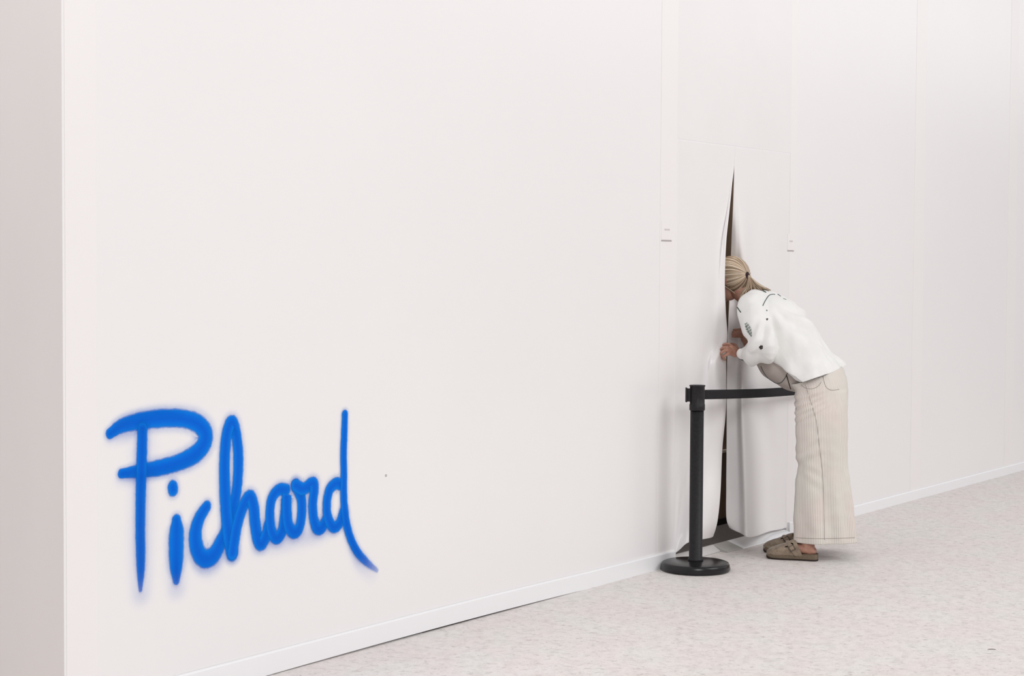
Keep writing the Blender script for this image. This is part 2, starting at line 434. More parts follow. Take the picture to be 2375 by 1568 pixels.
# ------------------------------------------------------------------ the painted word
def paint_mat(mist=False):
    m = mat('blue_paint_mist' if mist else 'blue_spray_paint', srgb(0, 105, 210), .6, .08); nt = m.node_tree; bs = nt.nodes['Principled BSDF']
    out = nt.nodes['Material Output']
    at = N_(m, 'ShaderNodeAttribute'); at.attribute_name = 'reach'       # 0 centre line .. 1 rim of the overspray
    dn = N_(m, 'ShaderNodeAttribute'); dn.attribute_name = 'coverage'
    tc = N_(m, 'ShaderNodeTexCoord')
    def noi(s, d):
        n = N_(m, 'ShaderNodeTexNoise'); n.inputs['Scale'].default_value = s; n.inputs['Detail'].default_value = d
        L_(m, tc.outputs['Object'], n.inputs['Vector']); return n.outputs['Fac']
    def math_(op, a, b=None, c=None):
        n = N_(m, 'ShaderNodeMath', operation=op)
        for i, x in enumerate((a, b, c)):
            if x is None: continue
            if isinstance(x, (int, float)): n.inputs[i].default_value = x
            else: L_(m, x, n.inputs[i])
        return n.outputs[0]
    def rng(x, a, b, c, d, st=True):
        n = N_(m, 'ShaderNodeMapRange'); n.interpolation_type = 'SMOOTHSTEP' if st else 'LINEAR'
        L_(m, x, n.inputs[0]); 
        for i, q in enumerate((a, b, c, d)): n.inputs[i + 1].default_value = q
        return n.outputs[0]
    speck = noi(700, 2); soft = noi(60, 3)
    u = math_('ADD', at.outputs['Fac'], math_('MULTIPLY', math_('SUBTRACT', speck, .5), .22))
    u = math_('ADD', u, math_('MULTIPLY', math_('SUBTRACT', soft, .5), .10))
    core = rng(u, .36, .62, 1.0, 0.0)
    halo = rng(u, .30, .98, .26, 0.0)
    a = math_('MAXIMUM', core, halo)
    a = math_('MULTIPLY', a, rng(at.outputs['Fac'], .9, 1.0, 1.0, 0.0))
    a = math_('MULTIPLY', a, dn.outputs['Fac'])
    if mist: a = math_('MULTIPLY', rng(at.outputs['Fac'], 0, 1.0, 1.0, 0.0), math_('MULTIPLY', math_('MULTIPLY', dn.outputs['Fac'], .30), rng(speck, .3, .7, .6, 1.3)))
    cr = N_(m, 'ShaderNodeValToRGB'); e = cr.color_ramp.elements
    e[0].position = .0; e[0].color = (*srgb(0, 97, 212), 1); e[1].position = .42; e[1].color = (*srgb(0, 124, 226), 1)
    x = e.new(.22); x.color = (*srgb(0, 107, 219), 1)
    L_(m, u, cr.inputs[0]); L_(m, cr.outputs[0], bs.inputs['Base Color'])
    tr = N_(m, 'ShaderNodeBsdfTransparent'); mx = N_(m, 'ShaderNodeMixShader')
    L_(m, a, mx.inputs[0]); L_(m, tr.outputs[0], mx.inputs[1]); L_(m, bs.outputs[0], mx.inputs[2]); L_(m, mx.outputs[0], out.inputs['Surface'])
    return m
M_paint = paint_mat(); M_mist = paint_mat(True)
word = thing('painted_name', "blue spray-painted word 'Pichard' low on the white wall", 'graffiti', W(*((SZ(560, 1150)[0]), .001, SZ(560, 1150)[1])))
layer = [0]
K = 3.0153
def stroke(pts, widths, dens=None, m=None, k=1.0):
    """pts in the close-up's scale; widths = painted width in metres"""
    layer[0] += 1; off = .0005 + .00022 * layer[0]
    sz = [SZ(200 + x / K, 900 + y / K) for x, y in pts]
    dens = dens or [1] * len(pts)
    P = spline([(s, z, wd, dn) for (s, z), wd, dn in zip(sz, [q * k for q in widths], dens)], 8)
    # equal steps along the stroke
    bm = bmesh.new(); L = bm.verts.layers.float.new('reach'); D = bm.verts.layers.float.new('coverage'); L = bm.verts.layers.float['reach']
    cross = [-1, -.8, -.6, -.4, -.2, 0, .2, .4, .6, .8, 1]
    def row(s, z, tx, tz, hw, dn, shrink=1.0, base=0.0):
        r = []
        for c in cross:
            v = bm.verts.new(W(s - tz * c * hw * shrink, off, z + tx * c * hw * shrink))
            v[L] = min(1, math.hypot(c * shrink, base)); v[D] = dn; r.append(v)
        return r
    rows = []
    tang = []
    for i in range(len(P)):
        a = P[max(i - 1, 0)]; b = P[min(i + 1, len(P) - 1)]
        d = math.hypot(b[0] - a[0], b[1] - a[1]) or 1; tang.append(((b[0] - a[0]) / d, (b[1] - a[1]) / d))
    for e in (1.0, .85, .7, .55, .4, .25, .12):                # rounded start
        s, z, wd, dn = P[0]; t = tang[0]; hw = wd * .95
        rows.append(row(s - t[0] * hw * e, z - t[1] * hw * e, *t, hw, dn, math.sqrt(max(0, 1 - e * e)) + .001, e))
    for p, t in zip(P, tang):
        off += .00018 / len(P); rows.append(row(p[0], p[1], *t, p[2] * .95, p[3]))
    for e in (.12, .25, .4, .55, .7, .85, 1.0):
        s, z, wd, dn = P[-1]; t = tang[-1]; hw = wd * .95
        rows.append(row(s + t[0] * hw * e, z + t[1] * hw * e, *t, hw, dn, math.sqrt(max(0, 1 - e * e)) + .001, e))
    for a, b in zip(rows, rows[1:]):
        for k in range(len(cross) - 1): bm.faces.new((a[k], b[k], b[k + 1], a[k + 1]))
    bm.normal_update()
    o = from_bm('letter_stroke' if m is None else 'overspray', bm, m or M_paint, word); return o
w_ = .046
stroke([(165,318),(255,262),(400,228),(540,212),(680,215),(780,250),(832,320),(818,400),(750,470),(640,522),(500,560),(380,578),(245,598)], [.040,.056,.066,.070,.070,.074,.078,.078,.074,.066,.062,.052,.036], [1,.95,1,1,1,1,1,1,1,1,1,.95,1])
stroke([(200,255),(300,205),(420,182),(540,170),(660,175)], [.03]*5, [.3,.6,.7,.65,.3], M_mist)

stroke([(270,630),(360,620),(480,600),(600,575),(720,530),(800,470)], [.03]*6, [.2,.5,.55,.6,.5,.3], M_mist)
stroke([(392,285),(388,450),(384,600),(379,800),(377,1000),(380,1180),(380,1300),(378,1412)], [.050,.052,.052,.050,.048,.046,.036,.018], [.95,1,1,.95,.92,.9,.85,.6])
stroke([(603,690),(606,712)], [.052,.052])
stroke([(629,925),(630,1000),(628,1120),(628,1220),(628,1280),(628,1345)], [.048,.074,.078,.070,.058,.036], [1,1,1,1,.95,.8])
stroke([(842,828),(795,900),(765,990),(764,1080),(790,1160),(835,1192),(890,1165),(935,1085),(985,975),(1025,840),(1052,700),(1062,520),(1052,360),(1018,238),(982,320),(966,500),(968,700),(980,900),(1000,1060),(1020,1155)],
       [.036,.044,.050,.054,.056,.058,.056,.050,.044,.042,.042,.042,.042,.044,.044,.044,.046,.048,.050,.050], k=1.33)
stroke([(1020,1155),(1038,1040),(1062,925),(1100,815),(1142,760),(1168,830),(1180,950),(1196,1050),(1220,1088),(1252,1040),(1275,960)], [.044]*5 + [.046]*6, k=1.33)
stroke([(1395,712),(1345,712),(1298,770),(1282,880),(1294,1000),(1328,1050),(1368,1000),(1388,880),(1398,760),(1400,860),(1412,960),(1448,1006),(1486,980),(1504,880),(1500,770),(1462,680)],
       [.040]*6 + [.044]*6 + [.042]*4, k=1.33)
stroke([(1462,680),(1515,705),(1582,664),(1592,710),(1582,800),(1586,900),(1610,978),(1645,975),(1672,925)], [.042]*9, k=1.33)
stroke([(1770,672),(1742,668),(1700,710),(1680,800),(1686,900),(1722,970),(1765,950),(1794,870)], [.040]*8, k=1.33)
stroke([(1806,182),(1803,300),(1797,450),(1799,600),(1798,750),(1806,870),(1822,970),(1850,1062),(1893,1145),(1955,1215),(2030,1275)], [.038,.040,.042,.042,.044,.046,.046,.044,.042,.036,.020], [1,1,1,1,1,1,1,1,.95,.75,.35])
stroke([(1860,1140),(1905,1215),(1990,1290)], [0.041,0.057,0.066], [.35,.5,.2], M_mist)
stroke([(750,1150),(790,1225),(845,1245),(910,1215),(960,1130)], [0.049,0.066,0.070,0.066,0.049], [.3,.5,.55,.5,.3], M_mist)
stroke([(1190,1120),(1330,1085),(1460,1045),(1620,1015),(1740,985)], [0.057,0.066,0.070,0.066,0.049], [.3,.5,.55,.5,.3], M_mist)
stroke([(170,340),(280,325),(400,270)], [0.049,0.049,0.033], [.4,.5,.2], M_mist)
stroke([(240,625),(340,630),(480,600)], [0.049,0.049,0.033], [.4,.5,.2], M_mist)
stroke([(395,300),(385,700),(380,1100),(380,1430)], [0.098,0.090,0.090,0.074], [.35,.4,.5,.5], M_mist)
stroke([(628,1250),(628,1390)], [0.090,0.074], [.4,.5], M_mist)
stroke([(1800,900),(1850,1080),(1900,1180)], [0.057,0.057,0.049], [.3,.4,.3], M_mist)
# tiny specks
bm = bmesh.new(); c = SZ(895, 1103); lathe(bm, [(0, 0), (.006, .0), (.006, .0008), (0, .001)], (0, 0, 0), 12)
bm.transform(Matrix.Translation(W(c[0], .0003, c[1])) @ N.to_track_quat('Z', 'Y').to_matrix().to_4x4())
tag(from_bm('wall_scuff', bm, M_patch), 'tiny grey speck on the wall right of the painted word', 'mark')
p = PZ(2300, 1507)
bm = bmesh.new(); tube(bm, [p + Vector((-.016, 0, .0016)), p + Vector((0, .002, .002)), p + Vector((.016, -.001, .0016))], [.001, .0015, .001], 8)
tag(from_bm('floor_scrap', bm, mat('dark_scrap', (.16, .14, .13), .8, .2)), 'small dark scrap on the open floor at lower right', 'scrap')
# label cards on the strips
def card(px, py, wpx, hpx, label):
    s0, z1 = SZ(px - wpx / 2, py - hpx / 2); s1, z0 = SZ(px + wpx / 2, py + hpx / 2); z0 = z1 - (hpx / F) * (WP(px, py) - ORG).y
    t = thing('label_card', label, 'label', W((s0 + s1) / 2, .003, z0), 'cards on the curtain posts')
    bm = bmesh.new(); wbox(bm, s0, s1, .0012, .0032, z0, z1); bevel(bm, .001, 1); from_bm('card', bm, M_strip, t)
    zm = z1 - (z1 - z0) * .45
    bm = bmesh.new(); wbox(bm, s0 + (s1 - s0) * .28, s0 + (s1 - s0) * .8, .0033, .0037, zm - .005, zm + .004); fix(bm); from_bm('print_line', bm, mat('faint_print', (.62, .59, .59), .7, .2), t)
    bm = bmesh.new(); wbox(bm, s0, s1, .0012, .0038, z0 - .0065, z0 - .0005); fix(bm); from_bm('lower_lip', bm, M_mark, t)
card(1545, 534, 23, 44, 'small white card on the strip left of the curtain')
card(1833, 561, 14, 38, 'small white card on the strip right of the curtain')
# ------------------------------------------------------------------ far side of the hall (only its soft reflections reach the wall)
bx('wall_right', (-14, 70, 15.5, 15.7, 0, 5.6), mat('hall_wall_white', (.72, .69, .69), .8, .2), 'opposite side wall of the hall')
M_win = mat('bright_clerestory', (1, 1, 1), .5); b_ = M_win.node_tree.nodes['Principled BSDF']
b_.inputs['Emission Color'].default_value = (.96, .98, 1, 1); b_.inputs['Emission Strength'].default_value = 1.15
bx('window_1', (19, 70, 15.5, 15.6, 7.2, 12.5), M_win, 'bright clerestory window band of the opposite wall')
bx('trim_8', (-14, 70, 15.2, 15.5, 4.3, 4.75), mat('pale_beam', (.9, .86, .84), .6), 'pale beam along the opposite wall')
bx('trim_9', (-14, 70, 15.5, 15.6, 5.6, 7.2), mat('grey_fascia', (.5, .47, .49), .7), 'grey fascia over the opposite wall')
# ------------------------------------------------------------------ belt barrier
bc = PZ(1613, 1322.5)
st = thing('barrier_post', 'black belt barrier post on a round base before the curtain', 'barrier post', bc)
bm = bmesh.new()
lathe(bm, [(0, 0), (.168, 0), (.176, .004), (.179, .012), (.174, .034), (.170, .041), (.162, .044), (.09, .048), (.046, .051), (.0, .051)], bc, 96); fix(bm)
o = from_bm('base', bm, M_blackgloss, st, True)
top = WP(1621, 893, 0)
zt = PY(1621, 893, bc.y).z
bm = bmesh.new(); lathe(bm, [(0, .046), (.040, .046), (.040, .060), (.0345, .064), (.0345, zt - .125), (0, zt - .125)], bc, 48); fix(bm)
from_bm('pole', bm, M_black, st, True)
bm = bmesh.new(); lathe(bm, [(0, zt - .13), (.0385, zt - .13), (.040, zt - .125), (.040, zt - .10), (.038, zt - .098), (.038, zt - .008), (.041, zt - .006), (.041, zt - .001), (.038, zt), (0, zt)], bc, 48); fix(bm)
from_bm('head', bm, M_black, st, True)
vdir = Vector((-1, 0.05, 0)).normalized(); perp = Vector((-vdir.y, vdir.x, 0))
def obox(bm, c, ax, ay, hx, hy, z0, z1):
    vs = [bm.verts.new(Vector((c.x, c.y, 0)) + ax * (i * hx) + ay * (j * hy) + Vector((0, 0, z))) for z in (z0, z1) for i, j in ((-1, -1), (1, -1), (1, 1), (-1, 1))]
    for f in ((3, 2, 1, 0), (4, 5, 6, 7), (0, 1, 5, 4), (1, 2, 6, 5), (2, 3, 7, 6), (3, 0, 4, 7)): bm.faces.new([vs[i] for i in f])
def clip(dirv, name, label):
    pv = Vector((-dirv.y, dirv.x, 0)); bm = bmesh.new()
    obox(bm, bc + dirv * .042, dirv, pv, .010, .012, zt - .085, zt - .018)
    obox(bm, bc + dirv * .056, dirv, pv, .0045, .022, zt - .088, zt - .014)
    bevel(bm, .002, 2); o = from_bm(name, bm, M_black, st); o['label'] = label
clip(vdir, 'belt_clip', 'black clip on the left of the head')
bdir = Vector((.8, .6, 0)).normalized()
# belt to its wall clip
b_end = WP(1888, 893, .05)
b_end.z = 1.55 - (899 - 622) / F * b_end.y
b0 = bc + Vector((.036, .012, zt - .050)); 
bm = bmesh.new(); n = 40; prev = None; rows = []
for i in range(n + 1):
    t = i / n; p = b0.lerp(b_end, t); p.z -= .007 * math.sin(math.pi * t)
    tw = Vector((0, 0, 1))
    rows.append([bm.verts.new(p + tw * h + N * (.0006 if h == 0 else 0)) for h in (-.0245, -.012, 0, .012, .0245)])
for a, b in zip(rows, rows[1:]):
    for k in range(4): bm.faces.new((a[k], b[k], b[k + 1], a[k + 1]))
o = from_bm('belt', bm, M_belt, st, True); solid(o, .0016, 0)
# wall clip
se = (b_end - W0).dot(S)
bm = bmesh.new(); wbox(bm, se - .02, se + .035, .001, .055, b_end.z - .04, b_end.z + .04); bevel(bm, .004, 2)
tag(from_bm('wall_clip', bm, M_black), 'black belt clip fixed to the wall behind the person', 'clip')

# ==================================================================== the person
from mathutils.bvhtree import BVHTree
def PP(px, py, Y): return PY(px, py, Y)
FW = Vector((-.79, .61, 0)).normalized(); LF = Vector((-.61, -.79, 0)).normalized(); UP = Vector((0, 0, 1))
M_skin = vary(mat('skin', srgb(190, 135, 115), .5, .4), srgb(168, 122, 104), srgb(188, 144, 126), (1, 1, 1), 30, 4, .1, 200, .0006)
M_skin.node_tree.nodes['Principled BSDF'].inputs['Subsurface Weight'].default_value = .05
M_skin.node_tree.nodes['Principled BSDF'].inputs['Subsurface Scale'].default_value = .02
M_shirt = vary(mat('white_cotton', (.82, .82, .8), .85, .2), (.79, .79, .775), (.83, .83, .815), (1, 1, 1), 12, 4, .2, 420, .0008)
M_under = vary(mat('shaded_lining', (.42, .38, .36), .9, .1), srgb(176, 166, 160), srgb(186, 178, 171), (1, 1, 1), 12, 3, .1, 300, .0006)  # greyed to hold the backlit shade inside the blouse
M_thread = mat('dark_green_thread', srgb(60, 78, 76), .8, .2)
M_thread2 = mat('grey_green_thread', srgb(120, 132, 126), .8, .2)
M_dot = mat('dark_brown_thread', srgb(58, 44, 46), .8, .2)
def trouser_mat():
    m = mat('striped_linen', (.6, .58, .54), .9, .15); bs = m.node_tree.nodes['Principled BSDF']
    tc = N_(m, 'ShaderNodeTexCoord'); 
    sp = N_(m, 'ShaderNodeSeparateXYZ'); L_(m, tc.outputs['Object'], sp.inputs[0])
    def mm(op, a, b=None):
        n = N_(m, 'ShaderNodeMath', operation=op)
        for k, x in enumerate((a, b)):
            if x is None: continue
            if isinstance(x, (int, float)): n.inputs[k].default_value = x
            else: L_(m, x, n.inputs[k])
        return n.outputs[0]
    nw = N_(m, 'ShaderNodeTexNoise'); nw.inputs['Scale'].default_value = 9; L_(m, tc.outputs['Object'], nw.inputs['Vector'])
    phi = mm('ARCTAN2', mm('SUBTRACT', sp.outputs[1], 9.36), mm('SUBTRACT', sp.outputs[0], 1.675))
    st_ = mm('SINE', mm('ADD', mm('MULTIPLY', phi, 140.0), mm('MULTIPLY', nw.outputs['Fac'], 3.0)))
    st_ = mm('MULTIPLY_ADD', st_, .5); st_.node.inputs[2].default_value = .5
    class _W: outputs = {'Fac': st_}
    wv = _W
    cr = N_(m, 'ShaderNodeValToRGB'); cr.color_ramp.elements[0].position = .15; cr.color_ramp.elements[1].position = .7
    cr.color_ramp.elements[0].color = (*srgb(199, 193, 187), 1); cr.color_ramp.elements[1].color = (*srgb(232, 227, 221), 1)
    L_(m, wv.outputs['Fac'], cr.inputs[0])
    nz = N_(m, 'ShaderNodeTexNoise'); nz.inputs['Scale'].default_value = 260; L_(m, tc.outputs['Object'], nz.inputs['Vector'])
    n2 = N_(m, 'ShaderNodeTexNoise'); n2.inputs['Scale'].default_value = 7; L_(m, tc.outputs['Object'], n2.inputs['Vector'])
    c2 = N_(m, 'ShaderNodeValToRGB'); c2.color_ramp.elements[0].position = .4; c2.color_ramp.elements[1].position = .6
    c2.color_ramp.elements[0].color = (1, .965, .96, 1); c2.color_ramp.elements[1].color = (.98, 1, .98, 1); L_(m, n2.outputs['Fac'], c2.inputs[0])
    mx = N_(m, 'ShaderNodeMix', data_type='RGBA', blend_type='MULTIPLY'); mx.inputs[0].default_value = 1
    L_(m, cr.outputs[0], mx.inputs[6]); L_(m, c2.outputs[0], mx.inputs[7]); L_(m, mx.outputs[2], bs.inputs['Base Color'])
    bp = N_(m, 'ShaderNodeBump'); bp.inputs['Strength'].default_value = .25; bp.inputs['Distance'].default_value = .001
    ad = N_(m, 'ShaderNodeMath', operation='ADD'); L_(m, wv.outputs['Fac'], ad.inputs[0]); L_(m, nz.outputs['Fac'], ad.inputs[1])
    L_(m, ad.outputs[0], bp.inputs['Height']); L_(m, bp.outputs[0], bs.inputs['Normal'])
    return m
M_trous = trouser_mat()
M_seam = mat('seam_thread', srgb(172, 164, 157), .9, .1)
M_suede = vary(mat('taupe_suede', srgb(140, 124, 108), .95, .15, .3), srgb(128, 112, 98), srgb(156, 141, 124), (1, 1, 1), 40, 4, .3, 500, .0008)
M_cork = vary(mat('taupe_footbed', srgb(120, 105, 90), .9, .2), srgb(104, 92, 78), srgb(128, 114, 98), (1, 1, 1), 300, 3, .2, 600, .0008)
M_sole = mat('dark_sole', srgb(46, 36, 32), .8, .3)
M_metal = mat('brass_buckle', (.12, .09, .065), .4, .5, metal=.7)
M_hole = mat('strap_slot', (.012, .010, .009), .9, .1)
person = thing('person', 'person in white blouse and wide striped trousers leaning head first into the curtain slit', 'person', PZ(1880, 1290))

# --- head frame
HC = PP(1698, 648, 9.595)
hF = (FW + Vector((0, 0, -.22))).normalized(); hL = LF.copy(); hU = hF.cross(hL).normalized()
if hU.z < 0: hU = -hU
HR = (.096, .072, .116)
def head_pt(d, k=1.0):                       # d in head axes (forward, left, up)
    return HC + hF * (d[0] * HR[0] * k) + hL * (d[1] * HR[1] * k) + hU * (d[2] * HR[2] * k)
# --- shoes' frames
def shoe_frame(toe_px, toe_py, heel_px, heel_py, L):
    T = PZ(toe_px, toe_py); H = PZ(heel_px, heel_py)
    a = (H - T); a.z = 0; a.normalize(); mid = (T + H) / 2
    return mid - a * (L / 2), a, Vector((-a.y, a.x, 0))
LSH = .278
SH = [shoe_frame(1779, 1293.5, 1896, 1300.5, LSH), shoe_frame(1772, 1279, 1886, 1286, LSH)]
# --- body (one continuous surface)
bm = bmesh.new()
ellipsoid(bm, HC + hU * .018 - hF * .008, (hF, hL, hU), (.090, .070, .096), 32)       # skull
ellipsoid(bm, HC - hU * .045 + hF * .032, (hF, hL, hU), (.058, .052, .068), 24)       # jaw
tube(bm, [head_pt((.92, 0, .12)), head_pt((1.10, 0, -.12)), head_pt((1.20, 0, -.26))], [.007, .010, .012], 10, hU)   # nose
for s_ in (-1, 1):
    tube(bm, [head_pt((.93, s_ * .18, -.27)), head_pt((1.08, s_ * .12, -.30))], [.007, .007], 8, hU)
    tube(bm, [head_pt((.90, s_ * .55, .22)), head_pt((.97, s_ * .25, .25))], [.006, .007], 8, hU)      # brow
    tube(bm, [head_pt((-.05, s_ * 1.0, .10)), head_pt((-.12, s_ * 1.10, -.02)), head_pt((-.02, s_ * 1.03, -.22))], [.010, .013, .009], 10, hU, ratio=.5)  # ear
for z_, r_ in ((-.50, .0065), (-.59, .0075)):
    tube(bm, [head_pt((.86, -.26, z_)), head_pt((.95, 0, z_ + .01)), head_pt((.86, .26, z_))], [.004, r_, .004], 8, hU)   # lips
ellipsoid(bm, head_pt((.78, 0, -.82)), (hF, hL, hU), (.024, .024, .02), 12)           # chin
neckb = PP(1762, 700, 9.50)
tube(bm, [HC - hU * .03 - hF * .022, HC - hU * .085 - hF * .045, (HC - hU * .085 - hF * .045) * .4 + neckb * .6, neckb], [.052, .052, .056, .066], 24)
def sec(px, py, Y, ang, ru, rv):             # ang: degrees of the body axis leaning, U across it in the picture plane
    a = math.radians(ang); U = Vector((math.cos(a), 0, math.sin(a))); V = Vector((-.35, -.94, 0)).normalized()
    return (PP(px, py, Y), U, V, ru, rv)
loft(bm, [sec(1762, 700, 9.49, 42, .055, .09), sec(1772, 716, 9.48, 42, .085, .165), sec(1800, 752, 9.46, 42, .105, .15), sec(1842, 800, 9.41, 40, .095, .12), sec(1888, 858, 9.37, 25, .09, .125), sec(1904, 905, 9.36, 5, .105, .14), sec(1905, 935, 9.36, 0, .09, .13)], 28, 4)
def leg(bm, hip, knee, ankle, fr):
    tube(bm, [hip, hip.lerp(knee, .5), knee, knee.lerp(ankle, .35), ankle], [.074, .066, .054, .052, .036], 20)
    T, a, l = fr
    P = lambda t, z, y=0: T + a * (t * LSH) + l * y + UP * z
    tube(bm, [ankle, P(.80, .085), P(.84, .052)], [.036, .036, .030], 16)
    tube(bm, [P(.87, .052), P(.6, .060), P(.35, .050), P(.14, .042)], [.029, .036, .036, .024], 16, UP, ratio=.8)
    for k in range(5):
        y = (-.03 + .014 * k); tube(bm, [P(.16, .038, y), P(.07 + .012 * abs(k - 1), .036, y * .9)], [.009, .008], 8)
leg(bm, PP(1902, 925, 9.31), PP(1885, 1085, 9.25), SH[0][0] + SH[0][1] * (.77 * LSH) + UP * .13, SH[0])
leg(bm, PP(1908, 925, 9.42), PP(1888, 1085, 9.44), SH[1][0] + SH[1][1] * (.77 * LSH) + UP * .13, SH[1])
# near arm
shN, elN, wrN = PP(1742, 715, 9.36), PP(1782, 812, 9.27), WP(1717, 822, .075)
tube(bm, [PP(1765, 705, 9.45), shN, shN.lerp(elN, .5), elN, elN.lerp(wrN, .3), wrN], [.05, .05, .043, .036, .038, .025], 18)
# far arm: bent, the hand by the right half of the curtain
shF, elF, wrF = PP(1778, 712, 9.58), WP(1752, 808, .07), WP(1729, 786, .05)
tube(bm, [PP(1772, 708, 9.5), shF, shF.lerp(elF, .5), elF, wrF], [.05, .048, .042, .034, .026], 18)
def hand(bm, wr, kn, tips, th, r=.0082):
    """kn: four knuckles, tips: per finger list of points, th: thumb points"""
    c = sum(kn, Vector()) / 4
    for k in kn: tube(bm, [wr.lerp(c, .05), wr.lerp(k, .5), k], [.017, .0125, .0100], 10)
    for k, pts in zip(kn, tips): tube(bm, [k] + pts, [.0096, .0088, .0080, .0070][:len(pts) + 1], 10)
    tube(bm, th, [.015, .012, .0098, .0080][:len(th)], 10)
kn = [WP(1692, 800, 0.0570), WP(1687, 805, 0.0680), WP(1685.5, 812.5, 0.0740), WP(1688, 820.5, 0.0740)]
tips = [[WP(1682, 798.5, 0.0470), WP(1675.5, 803, 0.0300), WP(1676, 811, 0.0180)],
        [WP(1678, 806, 0.0550), WP(1671.5, 812, 0.0370), WP(1673, 820, 0.0240)],
        [WP(1676.5, 815, 0.0600), WP(1671.5, 821, 0.0430), WP(1675, 828, 0.0300)],
        [WP(1681, 825, 0.0600), WP(1677.5, 831, 0.0440), WP(1682, 835, 0.0320)]]
hand(bm, wrN, kn, tips, [wrN.lerp(kn[0], .25), WP(1706, 803, 0.0420), WP(1696, 799, 0.0070), WP(1688, 803, -0.0230)], .0078)
pc = sum(kn, Vector()) / 4 * .55 + wrN * .45; pa = (wrN - pc).normalized(); pb = (kn[3] - kn[0]); pb = (pb - pa * pb.dot(pa)).normalized()
ellipsoid(bm, pc, (pa, pb, pa.cross(pb)), (.048, .034, .015), 20)
print('offsets', [(p - W0).dot(N) for p in (wrN, wrF, HC, bc, bc)])
kf = [WP(1724, 765, .02), WP(1722, 770, .026), WP(1721, 775, .03), WP(1722, 780, .034)]
tf = [[k + S * -.012 - N * .012, k + S * -.030 - N * .022, k + S * -.044 - N * .036] for k in kf]
hand(bm, wrF, kf, tf, [wrF.lerp(kf[0], .3), WP(1727, 766, .02), WP(1724, 761, .005)])
bm = remesh(bm, .0032, 3, .5)
body = from_bm('body', bm, M_skin, person, True)
for s_, y_ in ((1, .36), (-1, -.36)):
    bm = bmesh.new(); ellipsoid(bm, head_pt((.86, y_, .10)), (hF, hL, hU), (.011, .012, .011), 16)
    from_bm('eye', bm, mat('eye_white', (.8, .78, .75), .2), body, True)
# --- near wrist bracelet
def ring_around(name, c, ax, r, rr, m, parent, seg=28):
    u, v = frame(ax, UP); bm = bmesh.new()
    pts = [c + u * (r * math.cos(2 * math.pi * k / seg)) + v * (r * math.sin(2 * math.pi * k / seg)) for k in range(seg + 1)]
    tube(bm, pts, [rr] * (seg + 1), 8, ax, n=1, round_ends=False); return from_bm(name, bm, m, parent, True)
ax = (wrN - elN).normalized()
ring_around('bracelet', wrN - ax * .020, ax, .031, .0035, M_hole, person)
ring_around('bracelet', wrN - ax * .010, ax, .0295, .0022, mat('brown_cord', srgb(105, 80, 66), .8, .2), person)
# --- trousers
bm = bmesh.new()
def tsec(px, py, Y, hw, v, ang=0):
    a = math.radians(ang); return (PP(px, py, Y), Vector((math.cos(a), 0, math.sin(a))), Vector((-.25, -.97, 0)).normalized(), hw / 433, v)
for Y0, dx, kx in ((9.262, 0, 1.0), (9.455, 5, .93)):
    loft(bm, [tsec(1915 + dx, 1285, Y0, 73 * kx, .098), tsec(1914 + dx, 1245, Y0, 71 * kx, .097), tsec(1911 + dx, 1190, Y0, 67 * kx, .095), tsec(1909 + dx, 1130, Y0, 62.5 * kx, .092), tsec(1907 + dx, 1075, Y0, 58.5 * kx, .09),
              tsec(1906 + dx, 1010, Y0, 60 * kx, .094), tsec(1905 + dx, 950, Y0 + .01, 61 * kx, .10), tsec(1906, 905, Y0 + (.03 if dx == 0 else -.03), 59, .10)], 40, 6, 2.25)
loft(bm, [tsec(1905, 975, 9.36, 58, .15), tsec(1905, 930, 9.36, 62, .176), tsec(1905, 898, 9.36, 62, .176, 6), tsec(1894, 872, 9.37, 65, .158, 17), tsec(1884, 855, 9.375, 60, .140, 19), tsec(1878, 845, 9.38, 56, .130, 19)], 40, 6, 2.2)
bm = remesh(bm, .006, 5, .5)
hemz = PP(1880, 1256.5, 9.26).z
cut(bm, Vector((0, 0, hemz)), Vector((0, 0, -1)))
wc = PP(1880, 873, 9.37); cut(bm, wc, Vector((-.34, 0, 1)).normalized())
kneeN = PP(1868, 1075, 9.2); hipF = PP(1850, 935, 9.25)
def sm(a, b, x):
    t = max(0, min(1, (x - a) / (b - a))); return t * t * (3 - 2 * t)
def tfold(p):
    z = p.z
    d = 0
    # long soft vertical falls, stronger to the hem
    ang = math.atan2(p.y - 9.34, p.x - 1.68)
    d += .0065 * sm(.95, .1, z) * math.sin(ang * 9 + 1.5 * noise.noise(Vector((p.x * 3, p.y * 3, z * 2))) * 2)
    d += .010 * noise.noise(Vector((p.x * 9, p.y * 9, z * 2.2))) * sm(1.0, .2, z)
    # creases behind and above the knee, at the front
    fr = sm(1.70, 1.54, p.x)
    for zc, wd, am, sl in ((.60, .022, .006, .75), (.535, .026, .009, .4), (.48, .024, .006, -.4), (.42, .03, .004, -.8)):
        q = (z - zc - (p.x - 1.58) * sl + .01 * noise.noise(p * 6)) / wd
        d += am * fr * (-math.exp(-q * q) + .7 * math.exp(-((q - 1.6) ** 2)))
    # pulls across the hip
    for zc, am, sl in ((.86, .006, .32), (.825, .007, .42), (.79, .006, .5), (.755, .004, .55)):
        q = (z - zc - (p.x - 1.56) * sl) / .012
        d += am * sm(1.80, 1.55, p.x) * (-math.exp(-q * q) + .6 * math.exp(-((q - 1.7) ** 2)))
    d += .003 * noise.noise(p * 22)
    return d
displace(bm, tfold)
bvT = BVHTree.FromBMesh(bm)
tr = from_bm('trousers', bm, M_trous, person, True); solid(tr, .003, -1)
def hit(bv, px, py, off=.001):
    d = ray(px, py).normalized(); r = bv.ray_cast(ORG, d)
    if r[0] is None: return None
    n = r[1] if r[1].dot(d) < 0 else -r[1]
    return r[0] + n * off
